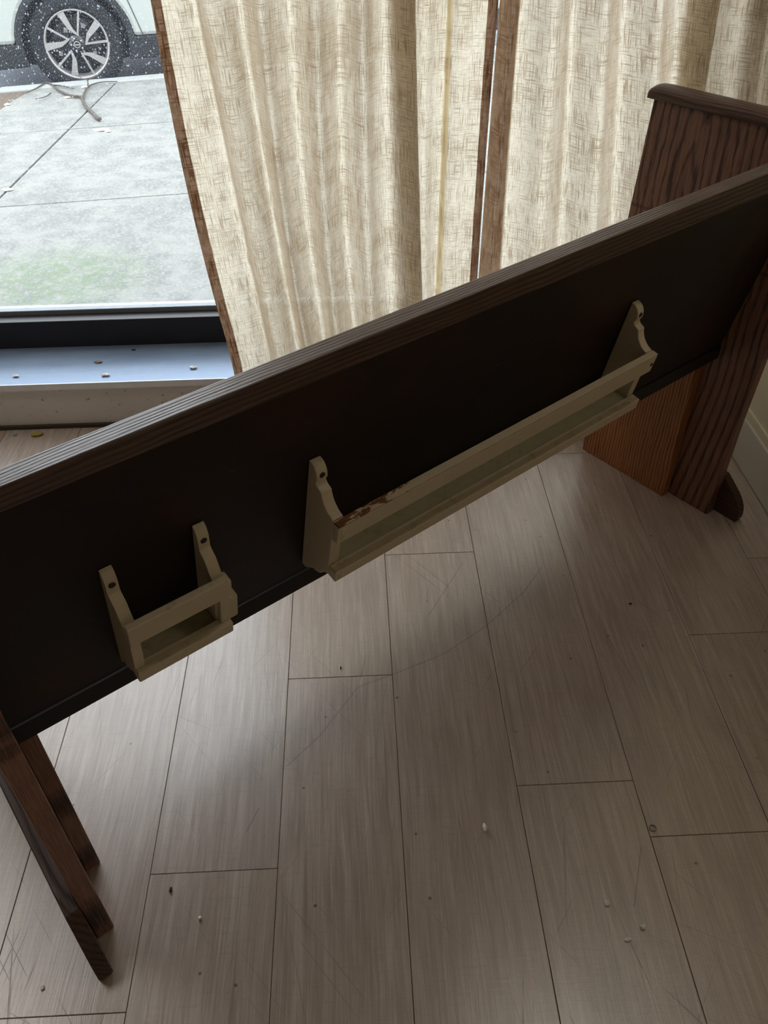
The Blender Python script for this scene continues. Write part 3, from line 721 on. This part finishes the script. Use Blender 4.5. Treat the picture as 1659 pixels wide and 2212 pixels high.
whit = plain('white_petal', srgb(246, 246, 242), 0.7, 0.2, 0, 0.03, 60)
peach = plain('peach_petal', srgb(226, 196, 172), 0.7, 0.2, 0, 0.05, 60)
for px, py, rx, ry, m, lab, nm in ((217, 281, .055, .030, pale, 'large cream dry leaf beside the sidewalk joint below the branch', 'leaf'),
                                (233, 284, .020, .014, whit, 'small white petal just right of the large cream leaf', 'petal'),
                                (18, 410, .028, .018, whit, 'white petal by the diagonal joint at the left edge of the sidewalk', 'petal'),
                                (183, 188, .026, .018, whit, 'white petal under the fork of the fallen branch', 'petal'),
                                (16, 226, .020, .016, whit, 'white petal on the rim of the planting soil', 'petal'),
                                (146, 211, .032, .014, peach, 'peach coloured petal left of the branch fork', 'petal')):
    flake(nm, onz(px, py, SZ + 0.001), blob2(rx, ry), 0.010, m, lab, nm)

# ================================================================== SMALL DEBRIS INSIDE
def crumb(name, c, r, m, label, cat, sq=(1, 1, 0.6), seed=0):
    rnd = random.Random(seed); bm = bmesh.new(); bmesh.ops.create_icosphere(bm, subdivisions=2, radius=1)
    for v in bm.verts:
        k = 1 + rnd.uniform(-0.28, 0.28); v.co = Vector((v.co.x * sq[0] * k, v.co.y * sq[1] * k, v.co.z * sq[2] * k)) * r
    mn = min(v.co.z for v in bm.verts)
    me = bpy.data.meshes.new(name); bm.to_mesh(me); bm.free(); me.materials.append(m)
    o = bpy.data.objects.new(name, me); COL.objects.link(o); o.location = (c[0], c[1], c[2] - mn); tag(o, label, cat); return o
cw = plain('white_crumb', srgb(250, 247, 240), 0.6, 0.3, 0, 0.08, 200)
cd = plain('dark_grit', srgb(58, 46, 38), 0.8, 0.2)
cy = plain('yellow_fluff', srgb(176, 158, 100), 0.9, 0.1, 0, 0.2, 120)
cb = plain('blue_chip', srgb(150, 170, 190), 0.5, 0.4)
ct = plain('tan_chip', srgb(150, 136, 116), 0.8, 0.2, 0, 0.3, 150)
Zf = 0.0002
for i, (px, py, r, m, sq, lab) in enumerate((
        (1047, 1790, 0.0045, cw, (0.6, 1.5, 0.6), 'long white crumb alone on the planks in the middle foreground'),
        (1311, 1952, 0.0042, cw, (0.9, 1.2, 0.5), 'off-white crumb furthest back of the three at lower right'),
        (1388, 2004, 0.0036, cw, (1, 1, 0.8), 'round white crumb at lower right, rightmost of the three'),
        (1357, 2031, 0.0036, cw, (1.3, 0.7, 0.5), 'ragged white crumb at lower right, nearest of the three'),
        (432, 1983, 0.0024, cw, (1, 1, 0.6), 'tiny white crumb on the plank right of the pew foot'),
        (92, 2135, 0.0026, cw, (1, 1.2, 0.6), 'tiny pale crumb in the bottom left corner below the pew foot'),
        (369, 1923, 0.0028, cd, (0.8, 1.5, 0.5), 'dark grit speck just below the left end joint of the planks'),
        (736, 1443, 0.0020, cd, (0.7, 1.6, 0.5), 'thin reddish brown speck above the middle plank joint'),
        (1361, 1305, 0.0024, cd, (1.4, 0.8, 0.5), 'dark speck on the planks below the pew right foot'))):
    crumb('crumb' if m is cw else 'grit', onz(px, py, Zf), r * 1.25, m, lab, 'crumb' if m is cw else 'grit', sq, i)
# clear plastic disc
o_ = onz(1410, 1789, Zf)
ring = [[(o_.x + (0.0062 + 0.0011 * math.cos(p)) * math.cos(2 * PI * i / 20), o_.y + (0.0062 + 0.0011 * math.cos(p)) * math.sin(2 * PI * i / 20), o_.z + 0.0012 + 0.0011 * math.sin(p)) for i in range(20)] for p in [2 * PI * j / 8 for j in range(9)]]
tag(loft('plastic_ring', ring, plain('clear_grey_plastic', srgb(150, 140, 126), 0.15, 0.6), smooth=True, caps=False), 'small clear plastic ring at the end joint of the right plank', 'ring')
crumb('fluff', onz(80, 940, Zf), 0.016, cy, 'yellow tuft of fluff on the floor below the window ledge', 'fluff', (1.1, 0.8, 0.35), 31)
crumb('chip', onz(32, 940, Zf), 0.007, cb, 'pale blue chip on the floor left of the yellow fluff', 'chip', (1.2, 0.8, 0.4), 32)
zl = 0.1675
for i, (px, py, r, m, lab) in enumerate(((212, 783, 0.0085, ct, 'crumpled tan flake in the middle of the metal window ledge'),
                                       (289, 757, 0.005, cd, 'small dark speck for a hole in the metal ledge near the window frame'),  # raised dark lump put in where the ledge has a hole
                                       (34, 813, 0.007, cw, 'white chip on the left end of the metal ledge'),
                                       (418, 795, 0.009, cw, 'flat white chip near the ledge front edge left of the curtain'),
                                       (513, 783, 0.006, cw, 'white chip on the ledge tucked against the curtain hem'),
                                       (228, 811, 0.009, cw, 'flat white flake at the front edge of the ledge below the tan flake'))):
    crumb('flake' if m is not cd else 'grit', onz(px, py, zl), r, m, lab, 'flake' if m is not cd else 'grit', (1.4, 0.8, 0.35), 50 + i)
